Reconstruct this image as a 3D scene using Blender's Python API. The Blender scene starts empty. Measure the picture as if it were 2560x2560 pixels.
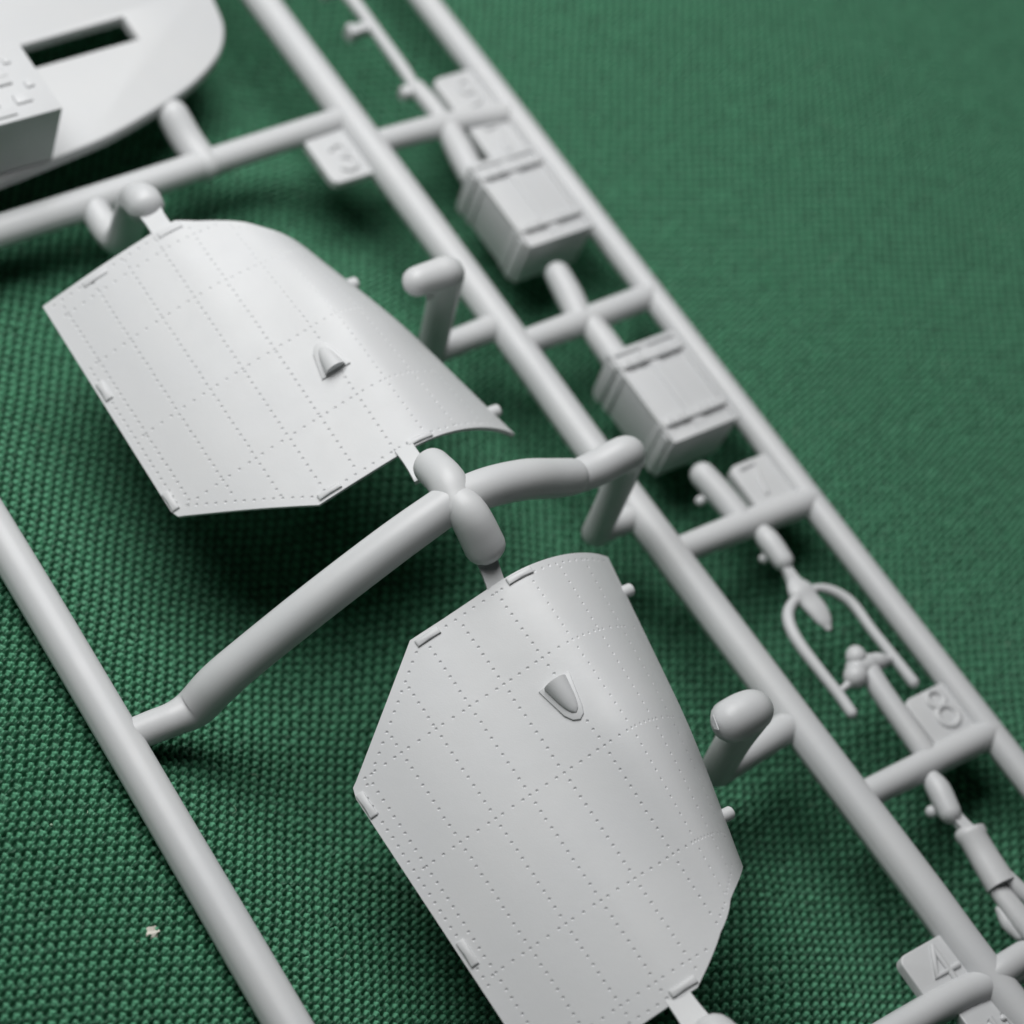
import bpy, bmesh, math, random
import numpy as np
from mathutils import Vector, Matrix
from mathutils.geometry import delaunay_2d_cdt

random.seed(4)
rng = np.random.default_rng(7)
S = bpy.context.scene

# ------------------------------------------------------------------ camera, light, exposure
# One Blender unit is one centimetre. z = 0 is the plane through the middle of the sprue's runners.
cam_d = bpy.data.cameras.new("Camera")
cam = bpy.data.objects.new("Camera", cam_d)
S.collection.objects.link(cam)
right = Vector((0.7980, -0.5380, 0.2720)); down = Vector((-0.3220, -0.7620, -0.5620)); fwd = Vector((0.5090, 0.3605, -0.7810))
fwd.normalize(); right = (right - fwd * right.dot(fwd)).normalized(); up = (-fwd).cross(right).normalized()
M3 = Matrix((right, up, -fwd)).transposed()
cam.matrix_world = Matrix.Translation((-10.302, -7.291, 15.8)) @ M3.to_4x4()
cam_d.sensor_width = 36.0
cam_d.lens = 6500 / 2560 * 36.0
cam_d.clip_start = 0.1
cam_d.clip_end = 500
cam_d.dof.use_dof = True
cam_d.dof.focus_distance = 18.1
cam_d.dof.aperture_fstop = 0.0914 / 0.35
S.camera = cam

W = bpy.data.worlds.new("World"); S.world = W; W.use_nodes = True
bg = W.node_tree.nodes["Background"]
bg.inputs[0].default_value = (0.72, 0.86, 1.0, 1); bg.inputs[1].default_value = 0.004

def area(name, loc, target, sx, sy, power, col):
    l = bpy.data.lights.new(name, 'AREA'); l.shape = 'RECTANGLE'; l.size = sx; l.size_y = sy
    l.energy = power; l.color = col
    o = bpy.data.objects.new(name, l); S.collection.objects.link(o)
    o.location = loc
    d = Vector(target) - Vector(loc)
    o.rotation_euler = d.to_track_quat('-Z', 'Y').to_euler()
    return o
area("window_light", (-2.5, 9.0, 17.5), (-0.5, 0.5, 0), 19, 12, 5050, (1.0, 0.997, 0.995))

S.view_settings.view_transform = 'Standard'
S.view_settings.look = 'None'
S.view_settings.exposure = 0.0
S.view_settings.gamma = 1.0
S.render.engine = 'CYCLES'

# ------------------------------------------------------------------ materials
def new_mat(name):
    m = bpy.data.materials.new(name); m.use_nodes = True
    nt = m.node_tree; b = nt.nodes["Principled BSDF"]
    return m, nt, b

def plastic(name, col=(0.592, 0.602, 0.607), rough=0.38):
    m, nt, b = new_mat(name)
    N, L = nt.nodes, nt.links
    tc = N.new('ShaderNodeTexCoord')
    n1 = N.new('ShaderNodeTexNoise'); n1.inputs['Scale'].default_value = 1.3; n1.inputs['Detail'].default_value = 3
    mx = N.new('ShaderNodeMix'); mx.data_type = 'RGBA'
    mx.inputs[6].default_value = (col[0] * .965, col[1] * .972, col[2] * .985, 1)
    mx.inputs[7].default_value = (min(1, col[0] * 1.03), min(1, col[1] * 1.025), min(1, col[2] * 1.015), 1)
    L.new(tc.outputs['Object'], n1.inputs['Vector']); L.new(n1.outputs[0], mx.inputs[0]); L.new(mx.outputs[2], b.inputs['Base Color'])
    n2 = N.new('ShaderNodeTexNoise'); n2.inputs['Scale'].default_value = 90; n2.inputs['Detail'].default_value = 3
    n3 = N.new('ShaderNodeTexNoise'); n3.inputs['Scale'].default_value = 5; n3.inputs['Detail'].default_value = 4
    bp = N.new('ShaderNodeBump'); bp.inputs['Strength'].default_value = 0.10; bp.inputs['Distance'].default_value = 0.006
    bp2 = N.new('ShaderNodeBump'); bp2.inputs['Strength'].default_value = 0.25; bp2.inputs['Distance'].default_value = 0.006
    L.new(tc.outputs['Object'], n2.inputs['Vector']); L.new(tc.outputs['Object'], n3.inputs['Vector'])
    L.new(n3.outputs[0], bp2.inputs['Height']); L.new(n2.outputs[0], bp.inputs['Height'])
    L.new(bp2.outputs[0], bp.inputs['Normal']); L.new(bp.outputs[0], b.inputs['Normal'])
    mr = N.new('ShaderNodeMapRange'); mr.inputs[3].default_value = rough - .06; mr.inputs[4].default_value = rough + .10
    L.new(n3.outputs[0], mr.inputs[0]); L.new(mr.outputs[0], b.inputs['Roughness'])
    b.inputs['Specular IOR Level'].default_value = 0.42
    b.inputs['Subsurface Weight'].default_value = 0.05
    b.inputs['Subsurface Radius'].default_value = (0.05, 0.045, 0.04)
    b.inputs['Subsurface Scale'].default_value = 1.0
    return m
PL = plastic("grey_polystyrene")

def cloth_mat():
    m, nt, b = new_mat("green_cotton_weave")
    N, L = nt.nodes, nt.links
    at = N.new('ShaderNodeAttribute'); at.attribute_name = "tuft"      # random tone per crossing, plus painted light on tops and shade between
    tc = N.new('ShaderNodeTexCoord')
    n1 = N.new('ShaderNodeTexNoise'); n1.inputs['Scale'].default_value = 130; n1.inputs['Detail'].default_value = 3
    L.new(tc.outputs['Object'], n1.inputs['Vector'])
    ad = N.new('ShaderNodeMath'); ad.operation = 'MULTIPLY_ADD'; ad.inputs[1].default_value = .35
    L.new(n1.outputs[0], ad.inputs[0]); L.new(at.outputs['Fac'], ad.inputs[2])
    cr = N.new('ShaderNodeValToRGB')
    cr.color_ramp.elements[0].position = 0.15; cr.color_ramp.elements[0].color = (0.003, 0.052, 0.021, 1)
    cr.color_ramp.elements[1].position = 1.10 if False else 1.0; cr.color_ramp.elements[1].color = (0.118, 0.400, 0.230, 1)
    L.new(ad.outputs[0], cr.inputs[0]); L.new(cr.outputs[0], b.inputs['Base Color'])
    b.inputs['Roughness'].default_value = 0.40
    b.inputs['Specular IOR Level'].default_value = 0.7
    b.inputs['Specular Tint'].default_value = (.75, 1.0, .85, 1)
    b.inputs['Sheen Weight'].default_value = 0.12
    b.inputs['Sheen Roughness'].default_value = 0.4
    b.inputs['Sheen Tint'].default_value = (0.6, 0.9, 0.75, 1)
    wv = N.new('ShaderNodeTexNoise'); wv.inputs['Scale'].default_value = 190; wv.inputs['Detail'].default_value = 2
    L.new(tc.outputs['Object'], wv.inputs['Vector'])
    bp = N.new('ShaderNodeBump'); bp.inputs['Strength'].default_value = 0.5; bp.inputs['Distance'].default_value = 0.01
    L.new(wv.outputs[0], bp.inputs['Height']); L.new(bp.outputs[0], b.inputs['Normal'])
    return m
CL = cloth_mat()

# ------------------------------------------------------------------ mesh helpers
def link(name, verts, faces, mat, parent=None, smooth=True, label=None):
    me = bpy.data.meshes.new(name)
    me.from_pydata([tuple(v) for v in verts], [], [tuple(f) for f in faces])
    me.materials.append(mat)
    if smooth:
        me.polygons.foreach_set('use_smooth', [True] * len(me.polygons))
    o = bpy.data.objects.new(name, me)
    S.collection.objects.link(o)
    if parent is not None:
        o.parent = parent
    if label:
        o['label'] = label
    return o

def from_bm(name, bm, mat, parent=None, smooth=False, label=None, angle=None):
    me = bpy.data.meshes.new(name)
    bm.normal_update(); bm.to_mesh(me); bm.free()
    me.materials.append(mat)
    if smooth:
        me.polygons.foreach_set('use_smooth', [True] * len(me.polygons))
        if angle:
            me.set_sharp_from_angle(angle=angle)
    o = bpy.data.objects.new(name, me); S.collection.objects.link(o)
    if parent is not None:
        o.parent = parent
    if label:
        o['label'] = label
    return o

def smooth_path(pts, sub):
    """Catmull-Rom through points of (x, y, z, r)."""
    P = [np.array(p, float) for p in pts]
    if sub <= 1 or len(P) < 3:
        return P
    Q = [2 * P[0] - P[1]] + P + [2 * P[-1] - P[-2]]
    out = []
    for i in range(1, len(Q) - 2):
        for k in range(sub):
            t = k / sub
            a, b, c, d = Q[i - 1], Q[i], Q[i + 1], Q[i + 2]
            out.append(.5 * ((2 * b) + (-a + c) * t + (2 * a - 5 * b + 4 * c - d) * t * t + (-a + 3 * b - 3 * c + d) * t ** 3))
    out.append(P[-1])
    return out

def tube(pts, sub=1, n=28, cap0='round', cap1='round', flat=1.0, wob=0.0, blunt=1.0, seam=0.0):
    """Sweep a circle along (x, y, z, r); returns verts, faces. 'round' caps are blunt hemispheres."""
    P = smooth_path(pts, sub)
    pos = [Vector(p[:3]) for p in P]; rad = [p[3] for p in P]
    T = []
    for i in range(len(pos)):
        a = pos[max(i - 1, 0)]; b = pos[min(i + 1, len(pos) - 1)]
        T.append((b - a).normalized())
    rings = []
    def cap(i, sgn):
        out = []
        for k in (1, 2, 3, 4, 5):
            f = k / 5 * math.pi / 2
            out.append((pos[i] + T[i] * sgn * rad[i] * blunt * math.sin(f), T[i], rad[i] * max(math.cos(f), .02)))
        return out
    seq = [(pos[i], T[i], rad[i]) for i in range(len(pos))]
    if cap0 == 'round': seq = cap(0, -1)[::-1] + seq
    if cap1 == 'round': seq = seq + cap(len(pos) - 1, 1)
    ref = Vector((0, 0, 1)) if abs(T[0].z) < .9 else Vector((1, 0, 0))
    V, F = [], []
    side = T[0].cross(ref).normalized()
    ph = random.uniform(0, 6)
    for (c, t, r) in seq:
        side = (side - t * side.dot(t)).normalized(); u_ = side.cross(t).normalized()
        rr = r * (1 + wob * math.sin(ph + c.x * 2.1 + c.y * 1.7))
        for k in range(n):
            a = 2 * math.pi * k / n
            q = rr * (1 + (seam if k % (n // 2) == 0 else 0))
            V.append(c + side * math.cos(a) * q + u_ * math.sin(a) * q * flat)
    m = len(seq)
    for i in range(m - 1):
        for k in range(n):
            F.append((i * n + k, i * n + (k + 1) % n, (i + 1) * n + (k + 1) % n, (i + 1) * n + k))
    F.append(tuple(range(n))[::-1]); F.append(tuple((m - 1) * n + k for k in range(n)))
    return V, F

def add_tube(name, pts, parent, label=None, **kw):
    V, F = tube(pts, **kw)
    F = [f[::-1] for f in F]
    bm = bmesh.new()
    vs = [bm.verts.new(v) for v in V]
    for f in F:
        bm.faces.new([vs[i] for i in f])
    bmesh.ops.recalc_face_normals(bm, faces=bm.faces)
    return from_bm(name, bm, PL, parent, True, label, angle=math.radians(60))

def box(name, x0, x1, y0, y1, z0, z1, parent, bev=0.008, label=None, taper=0.0, seg=2, mat=None):
    bm = bmesh.new()
    bmesh.ops.create_cube(bm, size=1)
    for v in bm.verts:
        tx = taper if v.co.z < 0 else 0
        v.co = Vector((x0 + tx if v.co.x < 0 else x1 - tx, y0 + tx if v.co.y < 0 else y1 - tx, z0 if v.co.z < 0 else z1))
    if bev:
        bmesh.ops.bevel(bm, geom=bm.edges[:], offset=bev, segments=seg, affect='EDGES', profile=.6)
    return from_bm(name, bm, mat or PL, parent, True, label, angle=math.radians(35))

def prism(name, poly, z0, z1, parent, bev=0.012, label=None, holes=None):
    """Vertical prism over a polygon (list of x, y), top edge bevelled."""
    bm = bmesh.new()
    vs = [bm.verts.new((x, y, z1)) for x, y in poly]
    f = bm.faces.new(vs)
    if f.calc_area() and f.normal.z < 0: f.normal_flip()
    r = bmesh.ops.extrude_face_region(bm, geom=[f])
    for v in [g for g in r['geom'] if isinstance(g, bmesh.types.BMVert)]:
        v.co.z = z0
    bmesh.ops.recalc_face_normals(bm, faces=bm.faces)
    if bev:
        ed = [e for e in bm.edges if all(abs(v.co.z - z1) < 1e-6 for v in e.verts)]
        bmesh.ops.bevel(bm, geom=ed, offset=bev, segments=3, affect='EDGES', profile=.5)
    return from_bm(name, bm, PL, parent, True, label, angle=math.radians(40))

def round_corner(cx, cy, r, a0, a1, n=6):
    return [(cx + r * math.cos(math.radians(a0 + (a1 - a0) * k / n)), cy + r * math.sin(math.radians(a0 + (a1 - a0) * k / n))) for k in range(n + 1)]

# ------------------------------------------------------------------ the cloth (ground)
AV = np.array([0.0138, -0.0466]); BV = np.array([0.0592, 0.0176])     # one thread pitch along each family

def ground_z(x, y):
    z = -0.50 + 0.0 * x
    z = z - 0.27 * np.exp(-((x + 1.75) / 1.05) ** 2) / (1 + np.exp((y - 3.0) * 2.5))   # sags under the raised panels
    z = z - 0.24 * np.exp(-((x - 1.25) / 1.0) ** 4)                      # and between the two right-hand runners
    z = z + 0.335 / (1 + np.exp((x + 3.2) * 3.6))                        # rises to meet the left runner
    z = z + 0.040 * np.sin(0.9 * x + 0.5 * y + .6) * np.sin(.55 * y - .35 * x + 1.2)
    z = z + 0.090 * np.exp(-((x - 4.2 - .25 * y) ** 2) / 1.5) * (0.6 + .4 * np.sin(.8 * y + 1))
    z = z + 0.070 * np.exp(-((x - 6.6 + .2 * y) ** 2) / .9)
    z = z - 0.075 * np.exp(-((y - 3.35 - .12 * x) ** 2) / .22) / (1 + np.exp((x - .6) * 4)) / (1 + np.exp(-(x + 2.5) * 4))
    z = z + 0.055 * np.exp(-((y - 2.7 - .2 * x) ** 2) / .10) / (1 + np.exp((x - .8) * 5)) / (1 + np.exp(-(x + 1.2) * 5))
    return z

def build_cloth():
    K = 6
    quad = np.array([(-1.7, 7.6), (10.6, 3.9), (1.8, -6.5), (-6.5, -2.4)])  # kept fine inside this outline
    inv = np.linalg.inv(np.stack([AV, BV], 1))
    st = (inv @ quad.T)
    i0, j0 = np.floor(st.min(1)).astype(int); i1, j1 = np.ceil(st.max(1)).astype(int)
    ni, nj = (i1 - i0) * K + 1, (j1 - j0) * K + 1
    a = i0 + np.arange(ni) / K; b = j0 + np.arange(nj) / K
    A, B = np.meshgrid(a, b, indexing='ij')
    # slow drift so the threads are not ruled lines
    dA = 0.55 * np.sin(.031 * B + .013 * A) + .22 * np.sin(.11 * B + .05 * A + 1) + .10 * np.sin(.43 * B + 2)
    dB = 0.50 * np.sin(.027 * A + .011 * B + 2) + .20 * np.sin(.09 * A - .04 * B) + .09 * np.sin(.37 * A + 1)
    X = (A + dA) * AV[0] + (B + dB) * BV[0]; Y = (A + dA) * AV[1] + (B + dB) * BV[1]
    ia = np.round(A).astype(int); jb = np.round(B).astype(int)
    par = 1 - 2 * ((ia + jb) & 1)
    jit = rng.normal(0, 1, (i1 - i0 + 3, j1 - j0 + 3))
    J = jit[ia - i0 + 1, jb - j0 + 1]
    da = A - ia; db = B - jb
    amp = 0.027
    # family running along A at integer B, family running along B at integer A
    wob = .9 + .12 * np.sin(2.1 * J + 1)
    h1 = amp * wob * par * np.cos(np.pi * da) + 0.036 * np.sqrt(np.clip(1 - (3.05 * db) ** 2, 0, 1)) - .002
    h2 = -amp * par * np.cos(np.pi * db) + 0.034 * np.sqrt(np.clip(1 - (2.55 * da) ** 2, 0, 1)) + .004
    Hh = np.maximum(np.maximum(h1, h2), -.060) + .006 * J * np.cos(np.pi * da) * np.cos(np.pi * db)
    X = X + .0045 * J * np.sin(5 * J); Y = Y + .0045 * J * np.cos(7 * J)
    Z = ground_z(X, Y) + Hh
    lit_tops = 1 / (1 + np.exp(-(h1 - h2) / .0025))                          # light and shade painted in: pale raised warp tops, dark weft between
    tone = np.clip(.05 + .08 * J + .62 * lit_tops, 0, .9)
    # faces inside the outline
    idx = np.arange(ni * nj).reshape(ni, nj)
    cx = X[:-1, :-1]; cy = Y[:-1, :-1]
    ins = np.ones(cx.shape, bool)
    for k in range(4):
        p, q = quad[k], quad[(k + 1) % 4]
        ins &= ((q[0] - p[0]) * (cy - p[1]) - (q[1] - p[1]) * (cx - p[0])) < 0
    f = np.stack([idx[:-1, :-1][ins], idx[:-1, 1:][ins], idx[1:, 1:][ins], idx[1:, :-1][ins]], 1)
    used = np.unique(f); remap = np.full(ni * nj, -1); remap[used] = np.arange(len(used))
    f = remap[f]
    co = np.stack([X.ravel()[used], Y.ravel()[used], Z.ravel()[used]], 1)
    to = tone.ravel()[used]
    # coarse sheet that carries the cloth on beyond the picture, a little lower
    g = np.linspace(-26, 26, 105)
    GX, GY = np.meshgrid(g, g, indexing='ij')
    GZ = ground_z(GX, GY) - .03
    gi = np.arange(GX.size).reshape(GX.shape) + len(co)
    gf = np.stack([gi[:-1, :-1].ravel(), gi[1:, :-1].ravel(), gi[1:, 1:].ravel(), gi[:-1, 1:].ravel()], 1)
    co = np.concatenate([co, np.stack([GX.ravel(), GY.ravel(), GZ.ravel()], 1)])
    to = np.concatenate([to, np.full(GX.size, .30)])
    f = np.concatenate([f, gf])
    me = bpy.data.meshes.new("tablecloth")
    me.vertices.add(len(co)); me.vertices.foreach_set('co', co.astype(np.float32).ravel())
    me.loops.add(f.size); me.loops.foreach_set('vertex_index', f.astype(np.int32).ravel())
    me.polygons.add(len(f)); me.polygons.foreach_set('loop_start', (np.arange(len(f)) * 4).astype(np.int32))
    me.polygons.foreach_set('use_smooth', np.ones(len(f), bool))
    me.update(calc_edges=True)
    if me.polygons[0].normal.z < 0:
        me.flip_normals()
    at = me.attributes.new("tuft", 'FLOAT', 'POINT'); at.data.foreach_set('value', to.astype(np.float32))
    me.materials.append(CL)
    o = bpy.data.objects.new("tablecloth", me); S.collection.objects.link(o)
    o['kind'] = 'structure'; o['label'] = 'green woven cotton cloth spread under the grey sprue'
    return o
build_cloth()

# ------------------------------------------------------------------ the sprue
SP = bpy.data.objects.new("model_kit_sprue", None); S.collection.objects.link(SP)
SP.location = (0, 0, 0)
SP['label'] = 'light grey plastic kit sprue with riveted panels and small crates on green cloth'
SP['category'] = 'model sprue'

def runner(name, pts, label=None, **kw):
    return add_tube(name, pts, SP, label, wob=.012, n=40, seam=.045, **kw)

# long runners
runner("runner", [(-3.72, 6.5, 0, .140), (-3.735, 2.0, 0, .143), (-3.75, 0, 0, .148), (-3.80, -3.0, 0, .152), (-3.85, -7, 0, .155)], "thick left runner", sub=10)
runner("runner", [(.925, 7.2, 0, .142), (.945, 4.0, 0, .142), (.965, 1.6, 0, .140), (.960, .0, 0, .142), (.995, -2.0, 0, .148), (1.035, -4.0, 0, .150), (1.05, -4.9, 0, .146), (1.15, -6.2, 0, .14)], "middle runner between panels and crates", sub=10)
runner("runner", [(2.36, 7.0, 0, .118), (2.39, 4.0, 0, .116), (2.41, 1.0, 0, .112), (2.43, -1.6, 0, .112), (2.455, -3.7, 0, .112), (2.49, -6.0, 0, .112)], "slim outer right runner", sub=10)
# cross bars
runner("cross_bar", [(-5.2, 3.86, 0, .138), (-2.4, 3.908, 0, .135), (-.6, 3.96, 0, .122), (.93, 4.01, 0, .108)], sub=8)
runner("cross_bar", [(.95, 3.68, 0, .105), (1.7, 3.65, 0, .108), (2.40, 3.56, 0, .108)], sub=6)
runner("cross_bar", [(.97, 1.37, 0, .108), (1.7, 1.375, 0, .112), (2.41, 1.388, 0, .110)], sub=6)
runner("cross_bar", [(.24, 1.58, 0, .112), (.96, 1.61, 0, .112)])
runner("cross_bar", [(.97, -.85, 0, .112), (1.7, -.87, 0, .118), (2.42, -.905, 0, .116)], sub=6)
runner("cross_bar", [(.57, -.435, 0, .105), (.97, -.43, 0, .112)])
runner("cross_bar", [(1.0, -3.275, 0, .112), (1.7, -3.285, 0, .116), (2.45, -3.297, 0, .114)], sub=6)
runner("cross_bar", [(.17, -2.60, 0, .118), (1.0, -2.52, 0, .118)])
runner("cross_bar", [(-3.85, -4.95, 0, .13), (.23, -4.90, 0, .125), (1.10, -4.94, 0, .122), (2.47, -4.92, 0, .12)], sub=6)

# risers: vertical posts with short heads
runner("riser_post", [(.24, 1.58, 0, .118), (.175, 1.59, .5, .122), (.118, 1.6, .95, .128), (.085, 1.6, 1.06, .130), (-.02, 1.6, 1.07, .128), (-.20, 1.6, 1.08, .118)], "post with broken end standing behind upper panel", sub=5)
runner("riser_post", [(.16, -2.59, 0, .128), (.13, -2.58, .45, .130), (.13, -2.58, .80, .138), (.11, -2.58, .90, .152), (.02, -2.58, .91, .162), (-.08, -2.58, .90, .160)], "short stub post right of the lower panel", sub=5)
# raised bar that carries both panels
runner("raised_bar", [(-3.74, -.495, 0, .118), (-3.50, -.50, 0.0, .122), (-3.33, -.503, .0, .124), (-3.17, -.503, .045, .148), (-3.03, -.50, .26, .155), (-2.82, -.495, .48, .150), (-2.31, -.48, .895, .150), (-1.75, -.45, 1.25, .150), (-1.30, -.42, 1.46, .146)], "long raised bar arching over the cloth", sub=6)
runner("raised_bar", [(-1.30, -.42, 1.46, .140), (-.99, -.42, 1.45, .146), (-.64, -.42, 1.35, .150), (-.34, -.42, 1.20, .150), (-.12, -.42, 1.10, .140)], "curved right half of the raised bar", sub=6)
runner("riser_post", [(-.10, -.42, 1.065, .125), (.14, -.42, 1.075, .138), (.36, -.42, 1.125, .138), (.44, -.42, 1.07, .132), (.475, -.42, .92, .120), (.50, -.43, .5, .115), (.52, -.435, 0, .112)], "post at the right end of the raised bar", sub=6)
# nubs and gates at the junction
add_tube("gate_nub", [(-1.31, -.50, 1.46, .138), (-1.30, -.42, 1.47, .140), (-1.27, -.27, 1.475, .142), (-1.225, -.06, 1.36, .138)], SP, n=32, sub=4, blunt=.75)
add_tube("gate_nub", [(-1.30, -.34, 1.46, .125), (-1.295, -.42, 1.47, .130), (-1.275, -.58, 1.475, .145), (-1.205, -.77, 1.30, .150)], SP, n=32, sub=4, blunt=.8)
# far hook that carries the upper panel
runner("riser_post", [(-1.60, 3.86, 0, .12), (-1.60, 3.60, .0, .125), (-1.61, 3.42, .12, .13), (-1.63, 3.36, .45, .13), (-1.655, 3.30, .72, .14), (-1.675, 3.20, .83, .15), (-1.685, 3.14, .85, .146)], "hook rising from the upper cross bar to the panel", sub=5, blunt=.8)
# lower raised bar below the picture, its nub reaches the lower panel
runner("raised_bar", [(-3.82, -5.02, 0, .13), (-3.2, -5.0, .25, .14), (-2.4, -4.95, .9, .15), (-1.7, -4.93, 1.2, .15), (-1.3, -4.93, 1.1, .15), (-.9, -4.93, .5, .14), (-.8, -4.92, .05, .12)], sub=5)
add_tube("gate_nub", [(-1.73, -4.93, 1.15, .11), (-1.73, -4.7, 1.08, .16), (-1.735, -4.50, 1.0, .165)], SP, n=32, sub=4, blunt=.9)

def gate_plate(c0, c1, w0, w1, th, name="gate", lean=0.0):
    """Flat tapered tongue between two centre points."""
    a = Vector(c0); b = Vector(c1); d = (b - a).normalized()
    s = d.cross(Vector((0, 0, 1))).normalized()
    s = (s + Vector((0, 0, lean * (1 if s.x > 0 else -1)))).normalized(); n = s.cross(d).normalized()
    V = []
    K = 6
    for k in range(K + 1):
        t = k / K; c = a.lerp(b, t)
        w = (w0 * (1 - t) + w1 * t) * (1 - .10 * math.sin(math.pi * t)) / 2
        for sx, sz in ((-1, 1), (1, 1), (1, -1), (-1, -1)):
            V.append(c + s * sx * w + n * sz * th / 2)
    F = [(0, 1, 2, 3), tuple(4 * K + i for i in (3, 2, 1, 0))]
    for k in range(K):
        for i in range(4):
            F.append((4 * k + i, 4 * k + 4 + i, 4 * k + 4 + (i + 1) % 4, 4 * k + (i + 1) % 4))
    bm = bmesh.new(); vs = [bm.verts.new(v) for v in V]
    for f in F: bm.faces.new([vs[i] for i in f])
    bmesh.ops.recalc_face_normals(bm, faces=bm.faces)
    return from_bm(name, bm, PL, SP, True, angle=math.radians(40))
gate_plate((-1.225, -.05, 1.20), (-1.195, .27, 1.142), .17, .14, .045, lean=.38)
gate_plate((-1.205, -.78, 1.25), (-1.225, -1.04, 1.140), .17, .14, .045, lean=.38)
gate_plate((-1.685, 3.12, .86), (-1.70, 2.85, .888), .20, .17, .045, lean=.3)
gate_plate((-1.735, -4.48, .93), (-1.72, -4.12, .885), .24, .17, .045, lean=.4)

# ------------------------------------------------------------------ riveted panels
TX = np.array([-3.0, -2.66, -2.2, -1.87, -1.5, -1.24, -1.1, -.95, -.8, -.52, -.31, -.20, -.08])
TZ = np.array([.17, .37, .66, .84, 1.02, 1.135, 1.185, 1.20, 1.185, 1.09, .965, .885, .77])
def pchip(x, X, Y):
    h = np.diff(X); d = np.diff(Y) / h
    m = np.zeros(len(X)); m[0] = d[0]; m[-1] = d[-1]
    for k in range(1, len(X) - 1):
        m[k] = (d[k - 1] * h[k] + d[k] * h[k - 1]) / (h[k] + h[k - 1])
    i = np.clip(np.searchsorted(X, x) - 1, 0, len(X) - 2)
    t = (x - X[i]) / h[i]
    return ((1 + 2 * t) * (1 - t) ** 2 * Y[i] + t * (1 - t) ** 2 * h[i] * m[i] + t * t * (3 - 2 * t) * Y[i + 1] + t * t * (t - 1) * h[i] * m[i + 1])
FX = np.linspace(-3.0, -.08, 400); FZ = pchip(FX, TX, TZ)
ker = np.exp(-.5 * (np.arange(-30, 31) / 11.0) ** 2); ker /= ker.sum()
FZ = np.convolve(np.pad(FZ, 30, 'reflect', reflect_type='odd'), ker, 'valid')

class Sheet:
    """Half cowling: section over t, running away from the junction with u, narrowing as it goes."""
    def __init__(self, y0, sy, sgn, k, lift):
        self.y0, self.sy, self.sgn, self.k, self.lift = y0, sy, sgn, k, lift
    def p(self, t, u):
        w = max(0.0, min(1.0, (t + 1.75) / 1.0)); w = w * w * w * (w * (6 * w - 15) + 10)
        k = 1 - self.k * u
        xr = -1.2 + (t + 1.2) * k
        x = t * (1 - w) + xr * w
        i = (t + 3.0) / 2.92 * 399; i0 = max(1, min(397, int(i))); f = i - i0       # smooth cubic lookup
        a, b, c, d = FZ[i0 - 1], FZ[i0], FZ[i0 + 1], FZ[i0 + 2]
        z = .5 * (2 * b + (c - a) * f + (2 * a - 5 * b + 4 * c - d) * f * f + (3 * b - a - 3 * c + d) * f ** 3)
        g = max(0.0, min(1.0, (u - 1.2) / 1.9)); g = g * g * (3 - 2 * g)
        h = max(0.0, min(1.0, (t + 1.75) / .85)); h = h * h * (3 - 2 * h)
        q = max(0.0, min(1.0, (t + 1.7) / .7)); q = q * q * (3 - 2 * q)
        z = float(z) + .02 * u * w - .235 * g * h + self.lift * q
        return Vector((x, self.y0 + self.sgn * self.sy * u, z))
    def n(self, t, u):
        e = .02
        a = self.p(t + e, u) - self.p(t - e, u); b = self.p(t, u + e) - self.p(t, u - e)
        v = a.cross(b) * self.sgn
        return v.normalized()

OUT = [(-1.87, 0), (-.08, 0), (-.08, 2.36), (-.31, 2.46), (-.53, 2.57), (-.86, 2.71), (-1.26, 2.93), (-1.47, 3.05), (-1.60, 3.15), (-2.64, 3.15), (-2.66, .74), (-2.64, .66), (-2.60, .63)]
OUT_B = OUT[:2] + [(-.08, 2.50), (-.22, 2.53), (-.60, 2.645), (-.97, 2.755), (-1.28, 2.91), (-1.47, 3.05), (-1.60, 3.14)] + OUT[9:]
OUT_B[9] = (-2.64, 3.14)
def inside(poly, x, y):
    c = False; n = len(poly)
    for i in range(n):
        x1, y1 = poly[i]; x2, y2 = poly[(i + 1) % n]
        if (y1 > y) != (y2 > y) and x < (x2 - x1) * (y - y1) / (y2 - y1) + x1:
            c = not c
    return c
def dist_poly(poly, x, y):
    best = 9
    for i in range(len(poly)):
        x1, y1 = poly[i]; x2, y2 = poly[(i + 1) % len(poly)]
        dx, dy = x2 - x1, y2 - y1
        t = max(0, min(1, ((x - x1) * dx + (y - y1) * dy) / (dx * dx + dy * dy)))
        best = min(best, math.hypot(x - x1 - t * dx, y - y1 - t * dy))
    return best

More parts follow.
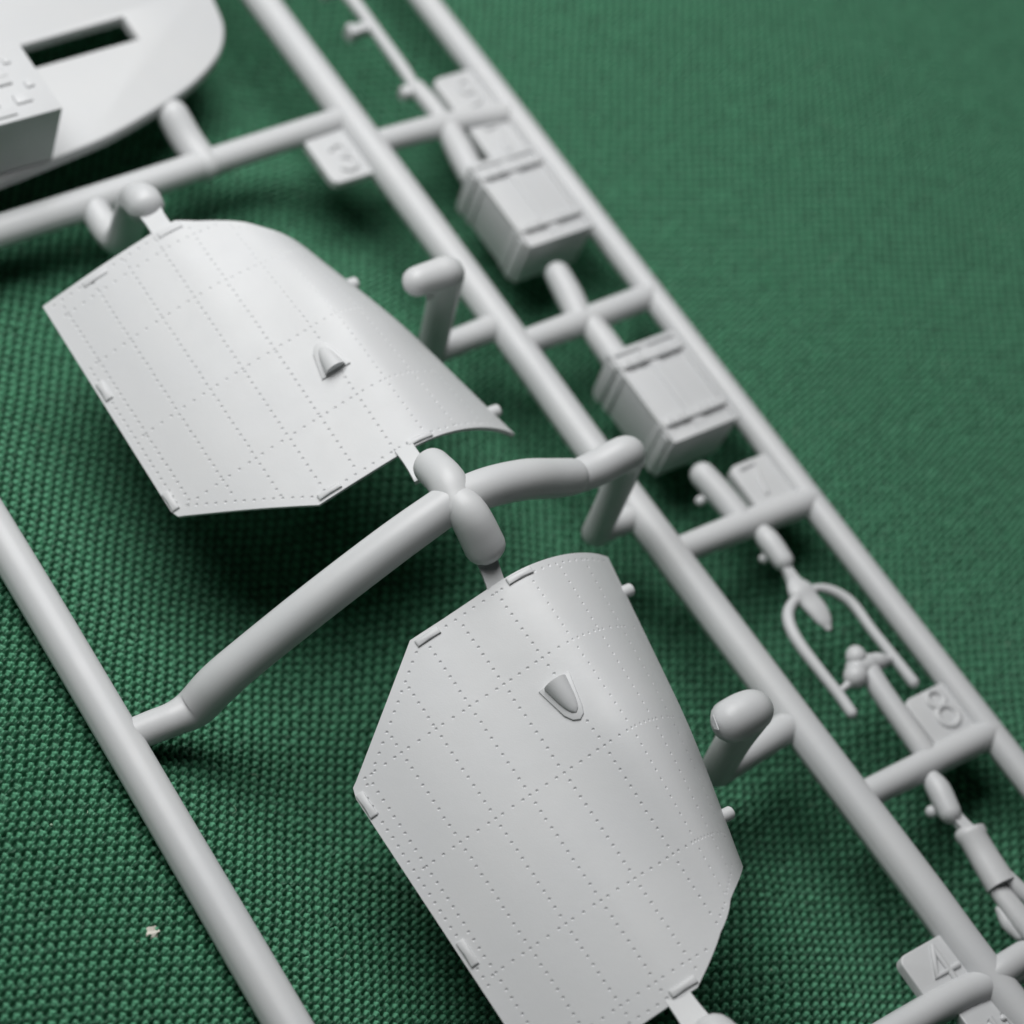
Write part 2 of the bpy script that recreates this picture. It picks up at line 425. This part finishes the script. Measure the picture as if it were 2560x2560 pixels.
def rivet_spots(fair, sy, OUT):
    rows = (.65, 1.42, 2.30, 2.96) if sy > .9 else (.70, 1.50, 2.36, 2.94)
    lines = (-2.53, -2.29, -2.04, -1.79, -1.545, -1.26, -1.0, -.72, -.44)
    sp = []
    def put(t, u):
        if not inside(OUT, t, u) or dist_poly(OUT, t, u) < .045: return
        if inside(fair, t, u) or dist_poly(fair, t, u) < .022: return
        for a, b in sp[-260:]:
            if abs(a - t) < .03 and abs((b - u)) < .03: return
        sp.append((t + random.gauss(0, .0012), u + random.gauss(0, .0012)))
    def run(a, b, step=.068):
        d = math.hypot(b[0] - a[0], b[1] - a[1]); k = max(1, round(d / step))
        for i in range(k + 1):
            put(a[0] + (b[0] - a[0]) * i / k, a[1] + (b[1] - a[1]) * i / k)
    # border rows, set in from the rim
    run((-1.84, .058), (-.12, .058)); run((-2.56, .70), (-1.88, .10)); run((-2.605, .78), (-2.60, 3.09))
    run((-2.58, 3.09), (-1.66, 3.09)); run((-1.60, 3.07), (-1.28, 2.94)); run((-1.26, 2.84), (-.60, 2.54))
    stops = [0.06] + list(rows) + [3.09]
    for t in lines:
        for a, b in zip(stops[:-1], stops[1:]):
            run((t, a), (t, b)) if random.random() < .7 else run((t, a + .034), (t, b - .034))
    for r in rows:
        nodes = [-2.60] + list(lines) + [-.20]
        for a, b in zip(nodes[:-1], nodes[1:]):
            run((a + .05, r), (b - .05, r), .066 if a < -.9 else .095)
    return sp

def build_panel(sh, label, fo):
    """One thin moulded shell with dimpled rivets. fo = u where its fairing starts."""
    fair = [(-1.40, fo), (-1.17, fo), (-1.225, fo + .25), (-1.25, fo + .31), (-1.29, fo + .335), (-1.33, fo + .31), (-1.36, fo + .25)]
    OUT = globals()['OUT'] if sh.sgn > 0 else OUT_B
    # outline, densified
    ring = []
    for i in range(len(OUT)):
        a, b = OUT[i], OUT[(i + 1) % len(OUT)]
        d = math.hypot(b[0] - a[0], b[1] - a[1]); k = max(1, round(d / .045))
        for j in range(k): ring.append((a[0] + (b[0] - a[0]) * j / k, a[1] + (b[1] - a[1]) * j / k))
    pts = list(ring); info = [(0, 0, 0)] * len(ring)
    spots = rivet_spots(fair, sh.sy, OUT)
    R0, R1 = .0142, .0085
    for (t, u) in spots:
        for k in range(8):
            a = math.pi * k / 4; c, s = math.cos(a), math.sin(a)
            pts.append((t + R0 * c, u + R0 * s / sh.sy)); info.append((0, 0, 0))
        for k in range(8):
            a = math.pi * k / 4; c, s = math.cos(a), math.sin(a)
            pts.append((t + R1 * c, u + R1 * s / sh.sy)); info.append((.0105, -c * .9, -s * .9))
        pts.append((t, u)); info.append((.0140, 0, 0))
    arr = np.array(spots)
    g = .07; t = -2.62
    while t < -.1:
        u = .04
        while u < 3.13:
            if inside(OUT, t, u) and dist_poly(OUT, t, u) > .03 and np.min((arr[:, 0] - t) ** 2 + (arr[:, 1] - u) ** 2) > .028 ** 2:
                pts.append((t, u)); info.append((0, 0, 0))
            u += g
        t += g * .6
    n = len(ring)
    res = delaunay_2d_cdt([Vector(p) for p in pts], [(i, (i + 1) % n) for i in range(n)], [], 1, 1e-6)
    v2, e2, f2, orig = res[0], res[1], res[2], res[3]
    V, NRM, F = [], [], []
    base = []
    for i, v in enumerate(v2):
        o = orig[i][0] if orig[i] else None
        dep, nx, ny = info[o] if o is not None else (0, 0, 0)
        p = sh.p(v.x, v.y); nr = sh.n(v.x, v.y)
        base.append((p, nr))
        V.append(p - nr * dep)
        if nx or ny:
            tx = (sh.p(v.x + .01, v.y) - p).normalized(); ty = (sh.p(v.x, v.y + .01) - p).normalized()
            nn = (nr + tx * nx + ty * ny).normalized()
        else: nn = nr
        NRM.append(nn)
    for f in f2:
        a, b, c = (Vector(V[i]) for i in f)
        f = list(f)
        if (b - a).cross(c - a).dot(base[f[0]][1]) < 0: f.reverse()
        F.append(tuple(f))
    # underside (undimpled) and the rim wall
    m = len(V); TH = .034
    for (p, nr) in base:
        V.append(p - nr * TH); NRM.append(-nr)
    F += [tuple(i + m for i in reversed(f)) for f in F[:]]
    cnt = {}
    for f in F[:len(f2)]:
        for k in range(3):
            a, b = f[k], f[(k + 1) % 3]
            cnt[(a, b)] = cnt.get((a, b), 0) + 1
    for (a, b) in [e for e in cnt if (e[1], e[0]) not in cnt]:
        pa, pb = V[a], V[b]; w = (pb - pa).cross(base[a][1]).normalized()
        i0 = len(V)
        # small bevelled lip then the wall
        V.extend([pa, pb, pb - base[b][1] * TH, pa - base[a][1] * TH])
        NRM.extend([(w + base[a][1] * .5).normalized(), (w + base[b][1] * .5).normalized(), w, w])
        F.append((i0 + 1, i0, i0 + 3, i0 + 2))
    me = bpy.data.meshes.new("cowling_panel")
    me.from_pydata([tuple(v) for v in V], [], F)
    me.polygons.foreach_set('use_smooth', [True] * len(me.polygons))
    me.materials.append(PL)
    me.normals_split_custom_set_from_vertices([tuple(x) for x in NRM])
    o = bpy.data.objects.new("cowling_panel", me); S.collection.objects.link(o); o.parent = SP; o['label'] = label

    def raised(name, poly, h, lab=None, inset=.012, dip=.01):
        """A low raised plate following the shell."""
        cx = sum(p[0] for p in poly) / len(poly); cy = sum(p[1] for p in poly) / len(poly)
        sz = max(math.hypot(p[0] - cx, p[1] - cy) for p in poly)
        bm = bmesh.new(); L = []
        for (hh, ins) in ((-dip, 0), (h - inset * .6, 0), (h - inset * .2, inset * .4), (h, inset)):
            row = []
            for (a, b) in poly:
                d = math.hypot(a - cx, b - cy); f = (d - ins) / d
                a2, b2 = cx + (a - cx) * f, cy + (b - cy) * f
                row.append(bm.verts.new(sh.p(a2, b2) + sh.n(a2, b2) * hh))
            L.append(row)
        K = len(poly)
        for r in range(len(L) - 1):
            for i in range(K):
                bm.faces.new((L[r][i], L[r][(i + 1) % K], L[r + 1][(i + 1) % K], L[r + 1][i]))
        bm.faces.new(L[-1])
        bmesh.ops.recalc_face_normals(bm, faces=bm.faces)
        if bm.faces[-1].normal.dot(sh.n(cx, cy)) < 0: bmesh.ops.reverse_faces(bm, faces=bm.faces)
        return from_bm(name, bm, PL, o, True, lab, angle=math.radians(38))
    def rect(t, u, lt, lu):
        return [(t - lt / 2, u - lu / 2), (t, u - lu / 2), (t + lt / 2, u - lu / 2), (t + lt / 2, u), (t + lt / 2, u + lu / 2), (t, u + lu / 2), (t - lt / 2, u + lu / 2), (t - lt / 2, u)]
    for (t, u, lt, lu) in ((-1.765, .052, .17, .052), (-1.065, .040, .20, .052), (-2.625, .82, .05, .20), (-2.60, 2.08, .05, .20), (-1.67, 3.085, .18, .055), (-2.26, 3.085, .18, .055)):
        raised("alignment_tab", rect(t, u, lt, lu), .010 if sh.sgn > 0 and u > 3 else .019, inset=.007 if sh.sgn > 0 and u > 3 else .012, dip=.003)
    # fairing: flat flange with a half-cone scoop that opens towards the junction
    raised("fairing_flange", fair, .014, inset=.007)
    bm = bmesh.new(); rows = []
    NU, NA = 14, 12
    for i in range(NU + 1):
        s = i / NU
        u = fo + .014 + .265 * s
        hw = .072 * (1 - s) ** .55 * (1 - .15 * s) + .020 * (1 - s)
        hw = .080 * math.sqrt(max(0.0, 1 - s ** 5)) * (1 - .50 * s)
        ht = .075 * (1 - .72 * s) * math.sqrt(max(0.0, 1 - s ** 4))
        cx = -1.285 + .0 * s
        row = []
        for j in range(NA + 1):
            a = math.pi * j / NA
            t = cx - hw * math.cos(a)
            row.append(bm.verts.new(sh.p(t, u) + sh.n(t, u) * (.018 + ht * math.sin(a))))
        rows.append(row)
    for i in range(NU):
        for j in range(NA):
            bm.faces.new((rows[i][j], rows[i][j + 1], rows[i + 1][j + 1], rows[i + 1][j]))
    bm.faces.new(rows[0])
    bmesh.ops.recalc_face_normals(bm, faces=bm.faces)
    from_bm("fairing_scoop", bm, PL, o, True, angle=math.radians(50))
    # locating pegs under the right-hand rim
    for u in (.30, 2.12):
        c = sh.p(-.10, u)
        V, Fc = tube([(c.x - .10, c.y, c.z - .045, .052), (c.x + .085, c.y, c.z - .045, .050), (c.x + .095, c.y, c.z - .045, .042)], n=20, cap0='flat', cap1='flat')
        bm = bmesh.new(); vs = [bm.verts.new(v) for v in V]
        for f in Fc: bm.faces.new([vs[i] for i in f])
        bmesh.ops.recalc_face_normals(bm, faces=bm.faces)
        from_bm("peg", bm, PL, o, True, angle=math.radians(30))
    return o

build_panel(Sheet(.24, .835, 1, .168, .0), "upper curved riveted cowling panel, bright on its crown", .99)
build_panel(Sheet(-1.01, 1.0, -1, .182, .055), "lower riveted cowling panel with small scoop, nearest the viewer", .84)

# ------------------------------------------------------------------ small crates
def crate(x0, x1, y0, y1, zt, zb, label):
    body = box("crate", x0, x1, y0, y1, zb, zt - .02, SP, bev=.012, taper=.012, label=label)
    w = .035
    # rim of the lid: four strips, butted
    box("lid_rim", x0 - .004, x0 + w, y0 - .004, y1 + .004, zt - .022, zt + .004, body, bev=.006)
    box("lid_rim", x1 - w, x1 + .004, y0 - .004, y1 + .004, zt - .022, zt + .004, body, bev=.006)
    box("lid_rim", x0 + w - .001, x1 - w + .001, y0 - .004, y0 + .045, zt - .022, zt + .0025, body, bev=.006)
    box("lid_rim", x0 + w - .001, x1 - w + .001, y1 - .045, y1 + .004, zt - .022, zt + .0025, body, bev=.006)
    mx = (x0 + x1) / 2 + .002
    box("centre_batten", mx - .045, mx + .045, y0 + .046, y1 - .046, zt - .022, zt - .006, body, bev=.004)
    for ys in (y0 + .185, y1 - .155):
        box("hinge_strap", x0 + .01, x1 - .01, ys - .032, ys + .032, zt - .022, zt + .020, body, bev=.010)
        for q in (.17, .29, .36, .64, .73, .84):
            xq = x0 + (x1 - x0) * q
            box("hinge_knuckle", xq - .022, xq + .022, ys - .040, ys + .036, zt - .005, zt + .036, body, bev=.013, seg=3)
    for ys in (y0 + .10, y1 - .10, ):
        box("side_batten", x0 - .016, x0 + .02, ys - .045, ys + .045, zb + .01, zt - .025, body, bev=.008)
        box("side_batten", x0 - .010, x0 + .02, ys - .045 + (.11 if ys < (y0 + y1) / 2 else -.11), ys + .02 + (.11 if ys < (y0 + y1) / 2 else -.11), zb + .01, zt - .025, body, bev=.008)
    return body
crate(1.485, 2.165, 2.065, 3.01, .25, -.25, "far crate, higher in the photo and more blurred")
crate(1.475, 2.160, -.085, .875, .25, -.25, "near crate in front of the middle cross bar")

# nubs and gates on the cross bars
for pts, kw in (
    ([(1.645, 1.40, 0, .112), (1.69, 1.63, .01, .118), (1.715, 1.86, .03, .108)], dict(sub=4)),
    ([(1.70, 1.34, 0, .108), (1.70, 1.13, 0, .120), (1.695, .93, .0, .118)], dict(sub=4)),
    ([(1.735, 3.62, 0, .100), (1.69, 3.35, 0, .120), (1.64, 3.08, .0, .118)], dict(sub=4)),
    ([(1.74, 3.72, 0, .080), (1.735, 3.90, 0, .082), (1.72, 4.10, 0, .075)], dict(sub=4)),
    ([(1.745, -.83, 0, .105), (1.725, -.55, 0, .110), (1.70, -.33, .0, .108)], dict(sub=4)),
    ([(1.82, -.93, 0, .060), (1.82, -1.08, .02, .092), (1.815, -1.29, .02, .086)], dict(sub=4)),
    ([(1.85, -2.36, .03, .085), (1.82, -2.62, .02, .088), (1.815, -3.25, 0, .092)], dict(sub=4)),
    ([(1.71, -3.34, 0, .06), (1.695, -3.50, .02, .094), (1.65, -3.70, .02, .090)], dict(sub=4)),
    ([(-.50, 3.95, 0, .130), (-.53, 4.2, .03, .135), (-.56, 4.44, .12, .132)], dict(sub=4)),
    ([(.95, -4.93, 0, .10), (1.13, -4.92, .05, .118), (1.4, -4.91, .03, .118)], dict(sub=3)),
):
    add_tube("gate_nub", pts, SP, n=28, **kw)
for p, r in (((1.545, -.485, -.12), .034), ((1.70, -1.17, -.10), .036), ((1.54, -3.61, -.10), .042)):
    add_tube("ejector_pip", [(p[0] + .10, p[1], p[2] + .04, r * 1.1), (p[0] + .055, p[1], p[2] + .02, r * 1.25)], SP, n=16)

# ------------------------------------------------------------------ number tabs
GLY = {
    '4': [[(.14, 1.02), (-.42, .30), (.52, .30)], [(.14, 1.02), (.14, -.02)]],
    '8': [[(.27 * math.sin(a), .76 + .22 * math.cos(a)) for a in np.linspace(0, 2 * math.pi, 17)], [(.33 * math.sin(a), .27 + .27 * math.cos(a)) for a in np.linspace(0, 2 * math.pi, 17)]],
    '7': [[(-.33, 1.0), (.33, 1.0), (.05, .5), (-.06, .0)]],
    '3': [[(-.28, .9), (-.1, 1.0), (.15, .98), (.27, .80), (.18, .60), (-.05, .54), (.20, .48), (.32, .25), (.18, .04), (-.1, .0), (-.32, .12)]],
    '9': [[(.27 * math.sin(a), .73 + .25 * math.cos(a)) for a in np.linspace(0, 2 * math.pi, 15)], [(.27, .73), (.26, .35), (.12, .06), (-.2, .02)]],
    '1': [[(-.14, .8), (.05, 1.0), (.05, .0)]],
}
def number_tab(x0, x1, y0, y1, text, gx, gy, gh, corner, label, zt=.035, zb=-.055):
    """corner: which corner of the plate is rounded, as signs of x and y."""
    r = .07; poly = []
    for (sx, sy, a0) in ((1, 1, 0), (-1, 1, 90), (-1, -1, 180), (1, -1, 270)):
        cx, cy = (x1 if sx > 0 else x0), (y1 if sy > 0 else y0)
        if (sx, sy) == corner: poly += round_corner(cx - sx * r, cy - sy * r, r, a0, a0 + 90)
        else: poly.append((cx, cy))
    tab = prism("number_tab", poly, zb, zt, SP, bev=.014, label=label)
    for k, ch in enumerate(text):
        ox = gx + (k - (len(text) - 1) / 2) * gh * .52
        for st in GLY[ch]:
            pts = [(ox + a * gh * .82, gy - gh / 2 + b * gh, zt + .004, .025) for a, b in st]
            sub = 1 if ch in '471' else 2
            V, F = tube(pts, n=12, sub=sub, flat=1.0)
            bm = bmesh.new(); vs = [bm.verts.new((v.x, v.y, zt + (v.z - zt) * .85)) for v in V]
            for f in F: bm.faces.new([vs[i] for i in f])
            bmesh.ops.recalc_face_normals(bm, faces=bm.faces)
            from_bm("digit", bm, PL, tab, True, angle=math.radians(80))
    return tab
number_tab(.47, .95, -4.89, -4.465, "4", .745, -4.665, .28, (-1, 1), "number tab marked 4 at the bottom right")
number_tab(1.925, 2.40, -3.25, -2.765, "8", 2.185, -2.955, .33, (-1, 1), "number tab marked 8 beside the outer runner")
number_tab(1.925, 2.38, -.86, -.37, "7", 2.10, -.56, .28, (-1, 1), "number tab marked 7 between the cross bars")
number_tab(1.885, 2.36, 3.62, 4.12, "9", 2.13, 3.88, .28, (-1, 1), "blurred number tab above the far cross bar")
number_tab(1.90, 2.36, 3.00, 3.60, "7", 2.12, 3.34, .26, (1, -1), "blurred number tab against the far crate", zt=.02)
number_tab(.42, .92, 3.385, 3.99, "3", .655, 3.62, .28, (-1, -1), "blurred number tab left of the middle runner", zt=.02)
number_tab(.62, 1.10, -5.45, -4.95, "11", .875, -5.29, .26, (-1, -1), "number tab cut off by the lower frame")

# ------------------------------------------------------------------ handlebar-shaped fork on the right
fork = add_tube("fork_part", [(1.775, -1.46, .02, .045), (1.775, -1.52, .02, .090), (1.777, -1.59, .02, .116), (1.785, -1.68, .02, .098), (1.795, -1.79, .02, .092), (1.79, -1.89, .015, .070), (1.785, -1.95, .01, .035)], SP, "slim U shaped fork with two arms", sub=5, flat=.55)
gate_plate((1.80, -1.34, .02), (1.778, -1.50, .02), .075, .12, .05)
for nm, pts in (("fork_arm", [(1.84, -1.62, .02, .040), (1.93, -1.625, .02, .037), (2.015, -1.68, .02, .041), (2.085, -1.78, .02, .043), (2.115, -1.90, .02, .043), (2.11, -2.13, .02, .042), (2.118, -2.38, .02, .044), (2.125, -2.66, .02, .047)]),
                ("fork_arm", [(1.72, -1.63, .02, .042), (1.62, -1.66, .02, .044), (1.53, -1.73, .02, .048), (1.475, -1.85, .02, .050), (1.455, -2.02, .02, .049), (1.462, -2.3, .02, .046), (1.47, -2.5, .02, .046), (1.465, -2.66, .02, .046)])):
    V, F = tube(pts, sub=5, n=16)
    bm = bmesh.new(); vs = [bm.verts.new(v) for v in V]
    for f in F: bm.faces.new([vs[i] for i in f])
    bmesh.ops.recalc_face_normals(bm, faces=bm.faces)
    from_bm(nm, bm, PL, fork, True, angle=math.radians(70))
for pts in ([(1.80, -2.27, .06, .078), (1.785, -2.29, .07, .084)], [(1.70, -2.41, .03, .094), (1.69, -2.42, .04, .098)],
            [(1.86, -2.36, .03, .072), (1.97, -2.39, .03, .072), (2.04, -2.405, .02, .045), (2.11, -2.41, .02, .030)],
            [(1.66, -2.43, .02, .050), (1.58, -2.45, .02, .030), (1.47, -2.47, .02, .028)], [(1.76, -2.36, .03, .095), (1.85, -2.38, .03, .095)]):
    add_tube("gate_blob", pts, SP, sub=3 if len(pts) > 2 else 1, n=22)

# ------------------------------------------------------------------ forearm-shaped part, lower right
gate_plate((1.665, -3.74, .02), (1.695, -3.93, .02), .10, .11, .06)
arm = add_tube("sleeve_part", [(1.695, -3.895, .02, .115), (1.693, -3.90, .02, .128), (1.687, -3.94, .02, .130), (1.68, -3.97, .02, .116), (1.655, -4.15, .02, .120), (1.630, -4.375, .02, .128)], SP, "tapered sleeve with rim at its upper end", cap0='flat', cap1='flat', flat=.85, n=32)
for nm, pts, fl in (("finger_lever", [(1.70, -4.34, .06, .050), (1.735, -4.50, .05, .058), (1.80, -4.68, .04, .060), (1.84, -4.86, .03, .058)], .9), ("grip_body", [(1.60, -4.34, 0, .075), (1.60, -4.5, .0, .088), (1.61, -4.72, 0, .098), (1.66, -5.0, 0, .10), (1.68, -5.3, 0, .1)], .8), ("grip_bulge", [(1.535, -4.52, -.04, .045), (1.52, -4.63, -.05, .058), (1.54, -4.74, -.05, .050)], .9)):
    V, F = tube(pts, sub=4, n=18, flat=fl)
    bm = bmesh.new(); vs = [bm.verts.new(v) for v in V]
    for f in F: bm.faces.new([vs[i] for i in f])
    bmesh.ops.recalc_face_normals(bm, faces=bm.faces)
    from_bm(nm, bm, PL, arm, True, angle=math.radians(70))

# ------------------------------------------------------------------ thin rod part at the top
rod = add_tube("rod_part", [(1.70, 4.10, .0, .045), (1.725, 4.30, .0, .056), (1.735, 4.8, .0, .054), (1.735, 5.15, .0, .060), (1.72, 5.5, .0, .075), (1.70, 6.3, .0, .08)], SP, "long thin rod with small side lugs", sub=4, n=18)
for (x0, x1, y0, y1) in ((1.50, 1.72, 4.835, 4.93), (1.56, 1.70, 4.05, 4.15)):
    box("side_lug", x0, x1, y0, y1, -.08, .03, rod, bev=.02, seg=3)
box("side_lug", 1.49, 1.56, 4.82, 4.945, -.10, .04, rod, bev=.02, seg=3)
box("side_lug", 1.52, 1.74, 5.33, 5.43, -.08, .05, rod, bev=.02, seg=3)

# ------------------------------------------------------------------ oval plate with slot and box, upper left
def oval_plate():
    zt, zb = .25, .14
    edge = [(.30, 6.6), (.42, 6.0), (.42, 5.62), (.366, 5.386), (.299, 5.111), (.151, 4.888), (-.05, 4.732), (-.28, 4.61), (-.49, 4.529), (-.685, 4.465), (-1.213, 4.328), (-1.726, 4.256), (-2.289, 4.189), (-3.2, 4.12), (-4.2, 4.10), (-5.0, 4.4), (-5.0, 6.6)]
    P = [np.array((a, b, 0, 0)) for a, b in edge]
    pl = [(p[0], p[1]) for p in smooth_path(P, 5)]
    slot = [(-2.2, 5.175), (-.48, 5.205), (-.48, 5.465), (-2.2, 5.42)]
    v = [Vector(p) for p in pl] + [Vector(p) for p in slot]
    n = len(pl); e = [(i, (i + 1) % n) for i in range(n)] + [(n + i, n + (i + 1) % 4) for i in range(4)]
    r = delaunay_2d_cdt(v, e, [], 1, 1e-6)
    bm = bmesh.new()
    vs = [bm.verts.new((p.x, p.y, zt)) for p in r[0]]
    fs = []
    for f in r[2]:
        c = sum((r[0][i] for i in f), Vector((0, 0))) / 3
        if inside(slot, c.x, c.y): continue
        fs.append(bm.faces.new([vs[i] for i in f]))
    bmesh.ops.recalc_face_normals(bm, faces=bm.faces)
    if bm.faces[:][0].normal.z < 0: bmesh.ops.reverse_faces(bm, faces=bm.faces)
    ex = bmesh.ops.extrude_face_region(bm, geom=fs)
    for g in ex['geom']:
        if isinstance(g, bmesh.types.BMVert): g.co.z = zb
    bmesh.ops.recalc_face_normals(bm, faces=bm.faces)
    bmesh.ops.dissolve_limit(bm, angle_limit=.01, verts=bm.verts, edges=bm.edges)
    ed = [q for q in bm.edges if all(abs(w.co.z - zt) < 1e-5 for w in q.verts) and len(q.link_faces) == 2 and q.calc_face_angle() > 1]
    bmesh.ops.bevel(bm, geom=ed, offset=.03, segments=3, affect='EDGES', profile=.5)
    o = from_bm("oval_plate", bm, PL, SP, True, "blurred oval plate with a long slot", angle=math.radians(40))
    box("plate_box", -3.6, -1.80, 4.25, 4.965, .252, .85, o, bev=.012)
    for (a, b, c, d) in ((-1.99, 4.83, .03, .03), (-2.12, 4.73, .07, .045), (-1.93, 4.56, .035, .035), (-2.05, 4.44, .07, .05), (-2.3, 4.84, .05, .04), (-2.3, 4.45, .05, .04)):
        box("box_detail", a - c, a + c, b - d, b + d, .848, .868, o, bev=.012)
    box("box_detail", -3.4, -2.05, 4.60, 4.68, .848, .872, o, bev=.012)
    box("box_detail", -3.4, -2.16, 4.30, 4.38, .848, .868, o, bev=.008)
oval_plate()

# ------------------------------------------------------------------ moulding flash: thin ragged slivers on the broken ends
def flash(cx, cy, cz, ax, ay, az, w, h):
    a = Vector((ax, ay, az)).normalized(); b = Vector((0, 0, -1))
    bm = bmesh.new(); K = 7; top, bot = [], []
    for k in range(K + 1):
        s = k / K - .5
        d = h * (1 - (2 * s) ** 2) * random.uniform(.7, 1.15)
        c = Vector((cx, cy, cz)) + a * s * w
        top.append(bm.verts.new(c)); bot.append(bm.verts.new(c + b * max(d, .002)))
    for k in range(K): bm.faces.new((top[k], top[k + 1], bot[k + 1], bot[k]))
    ex = bmesh.ops.extrude_face_region(bm, geom=bm.faces[:])
    n = a.cross(b).normalized() * .008
    for g in ex['geom']:
        if isinstance(g, bmesh.types.BMVert): g.co += n
    bmesh.ops.recalc_face_normals(bm, faces=bm.faces)
    from_bm("flash", bm, PL, SP, False)
flash(-.10, 1.50, 1.0, 1, .1, 0, .12, .09)
flash(.0, -2.715, .85, 1, -.15, 0, .17, .10)
flash(-.243, -2.56, .96, .3, 1, 0, .12, .075)
flash(.12, -2.70, .80, 1, .2, -.3, .07, .05)
flash(.40, -.53, 1.02, 1, 0, -.3, .10, .04)

# ------------------------------------------------------------------ stray fibres caught in the weave
bm = bmesh.new()
for k in range(170):
    x = random.uniform(-6.5, 8); y = random.uniform(-6, 7)
    a = random.uniform(0, 6.28); ln = random.uniform(.03, .14); bend = random.uniform(-2.5, 2.5); r0 = random.uniform(.0012, .0026)
    pts = []
    for q in range(7):
        f = q / 6
        pts.append((x, y, float(ground_z(np.array(x), np.array(y))) + .045 + .03 * math.sin(math.pi * f) * random.random(), r0))
        x += math.cos(a) * ln / 6; y += math.sin(a) * ln / 6; a += bend / 6
    V, F = tube(pts, n=5, cap0='flat', cap1='flat')
    vs = [bm.verts.new(v) for v in V]
    for f in F: bm.faces.new([vs[i] for i in f])
for k in range(60):                                                     # pale dust and plastic flecks
    x = random.uniform(-6.5, 8); y = random.uniform(-6, 7); r0 = random.uniform(.004, .011)
    g = bmesh.ops.create_icosphere(bm, subdivisions=1, radius=r0)
    for v in g['verts']:
        v.co = Vector((v.co.x * random.uniform(.6, 1.6), v.co.y * random.uniform(.6, 1.4), v.co.z * .7)) + Vector((x, y, float(ground_z(np.array(x), np.array(y))) + .058))
bmesh.ops.recalc_face_normals(bm, faces=bm.faces)
lm, lnt, lb = new_mat("pale_green_fibre"); lb.inputs['Base Color'].default_value = (.32, .46, .33, 1); lb.inputs['Roughness'].default_value = .6
o = from_bm("lint", bm, lm, None, True)
o['kind'] = 'stuff'; o['label'] = 'fine stray fibres scattered over the green cloth'

# ------------------------------------------------------------------ a loose crumb of plastic on the cloth
bm = bmesh.new()
bmesh.ops.create_icosphere(bm, subdivisions=2, radius=.05)
for v in bm.verts:
    v.co = Vector((v.co.x * 1.25, v.co.y * .8, v.co.z * .6)) * random.uniform(.6, 1.35)
zz = float(ground_z(np.array(-4.24), np.array(-1.84)))
for v in bm.verts: v.co += Vector((-4.235, -1.84, zz + .035))
o = from_bm("plastic_crumb", bm, plastic("crumb_plastic", (.66, .62, .55), .5), None, False)
o['label'] = 'tiny pale plastic crumb lying on the cloth left of the thick runner'; o['category'] = 'crumb'
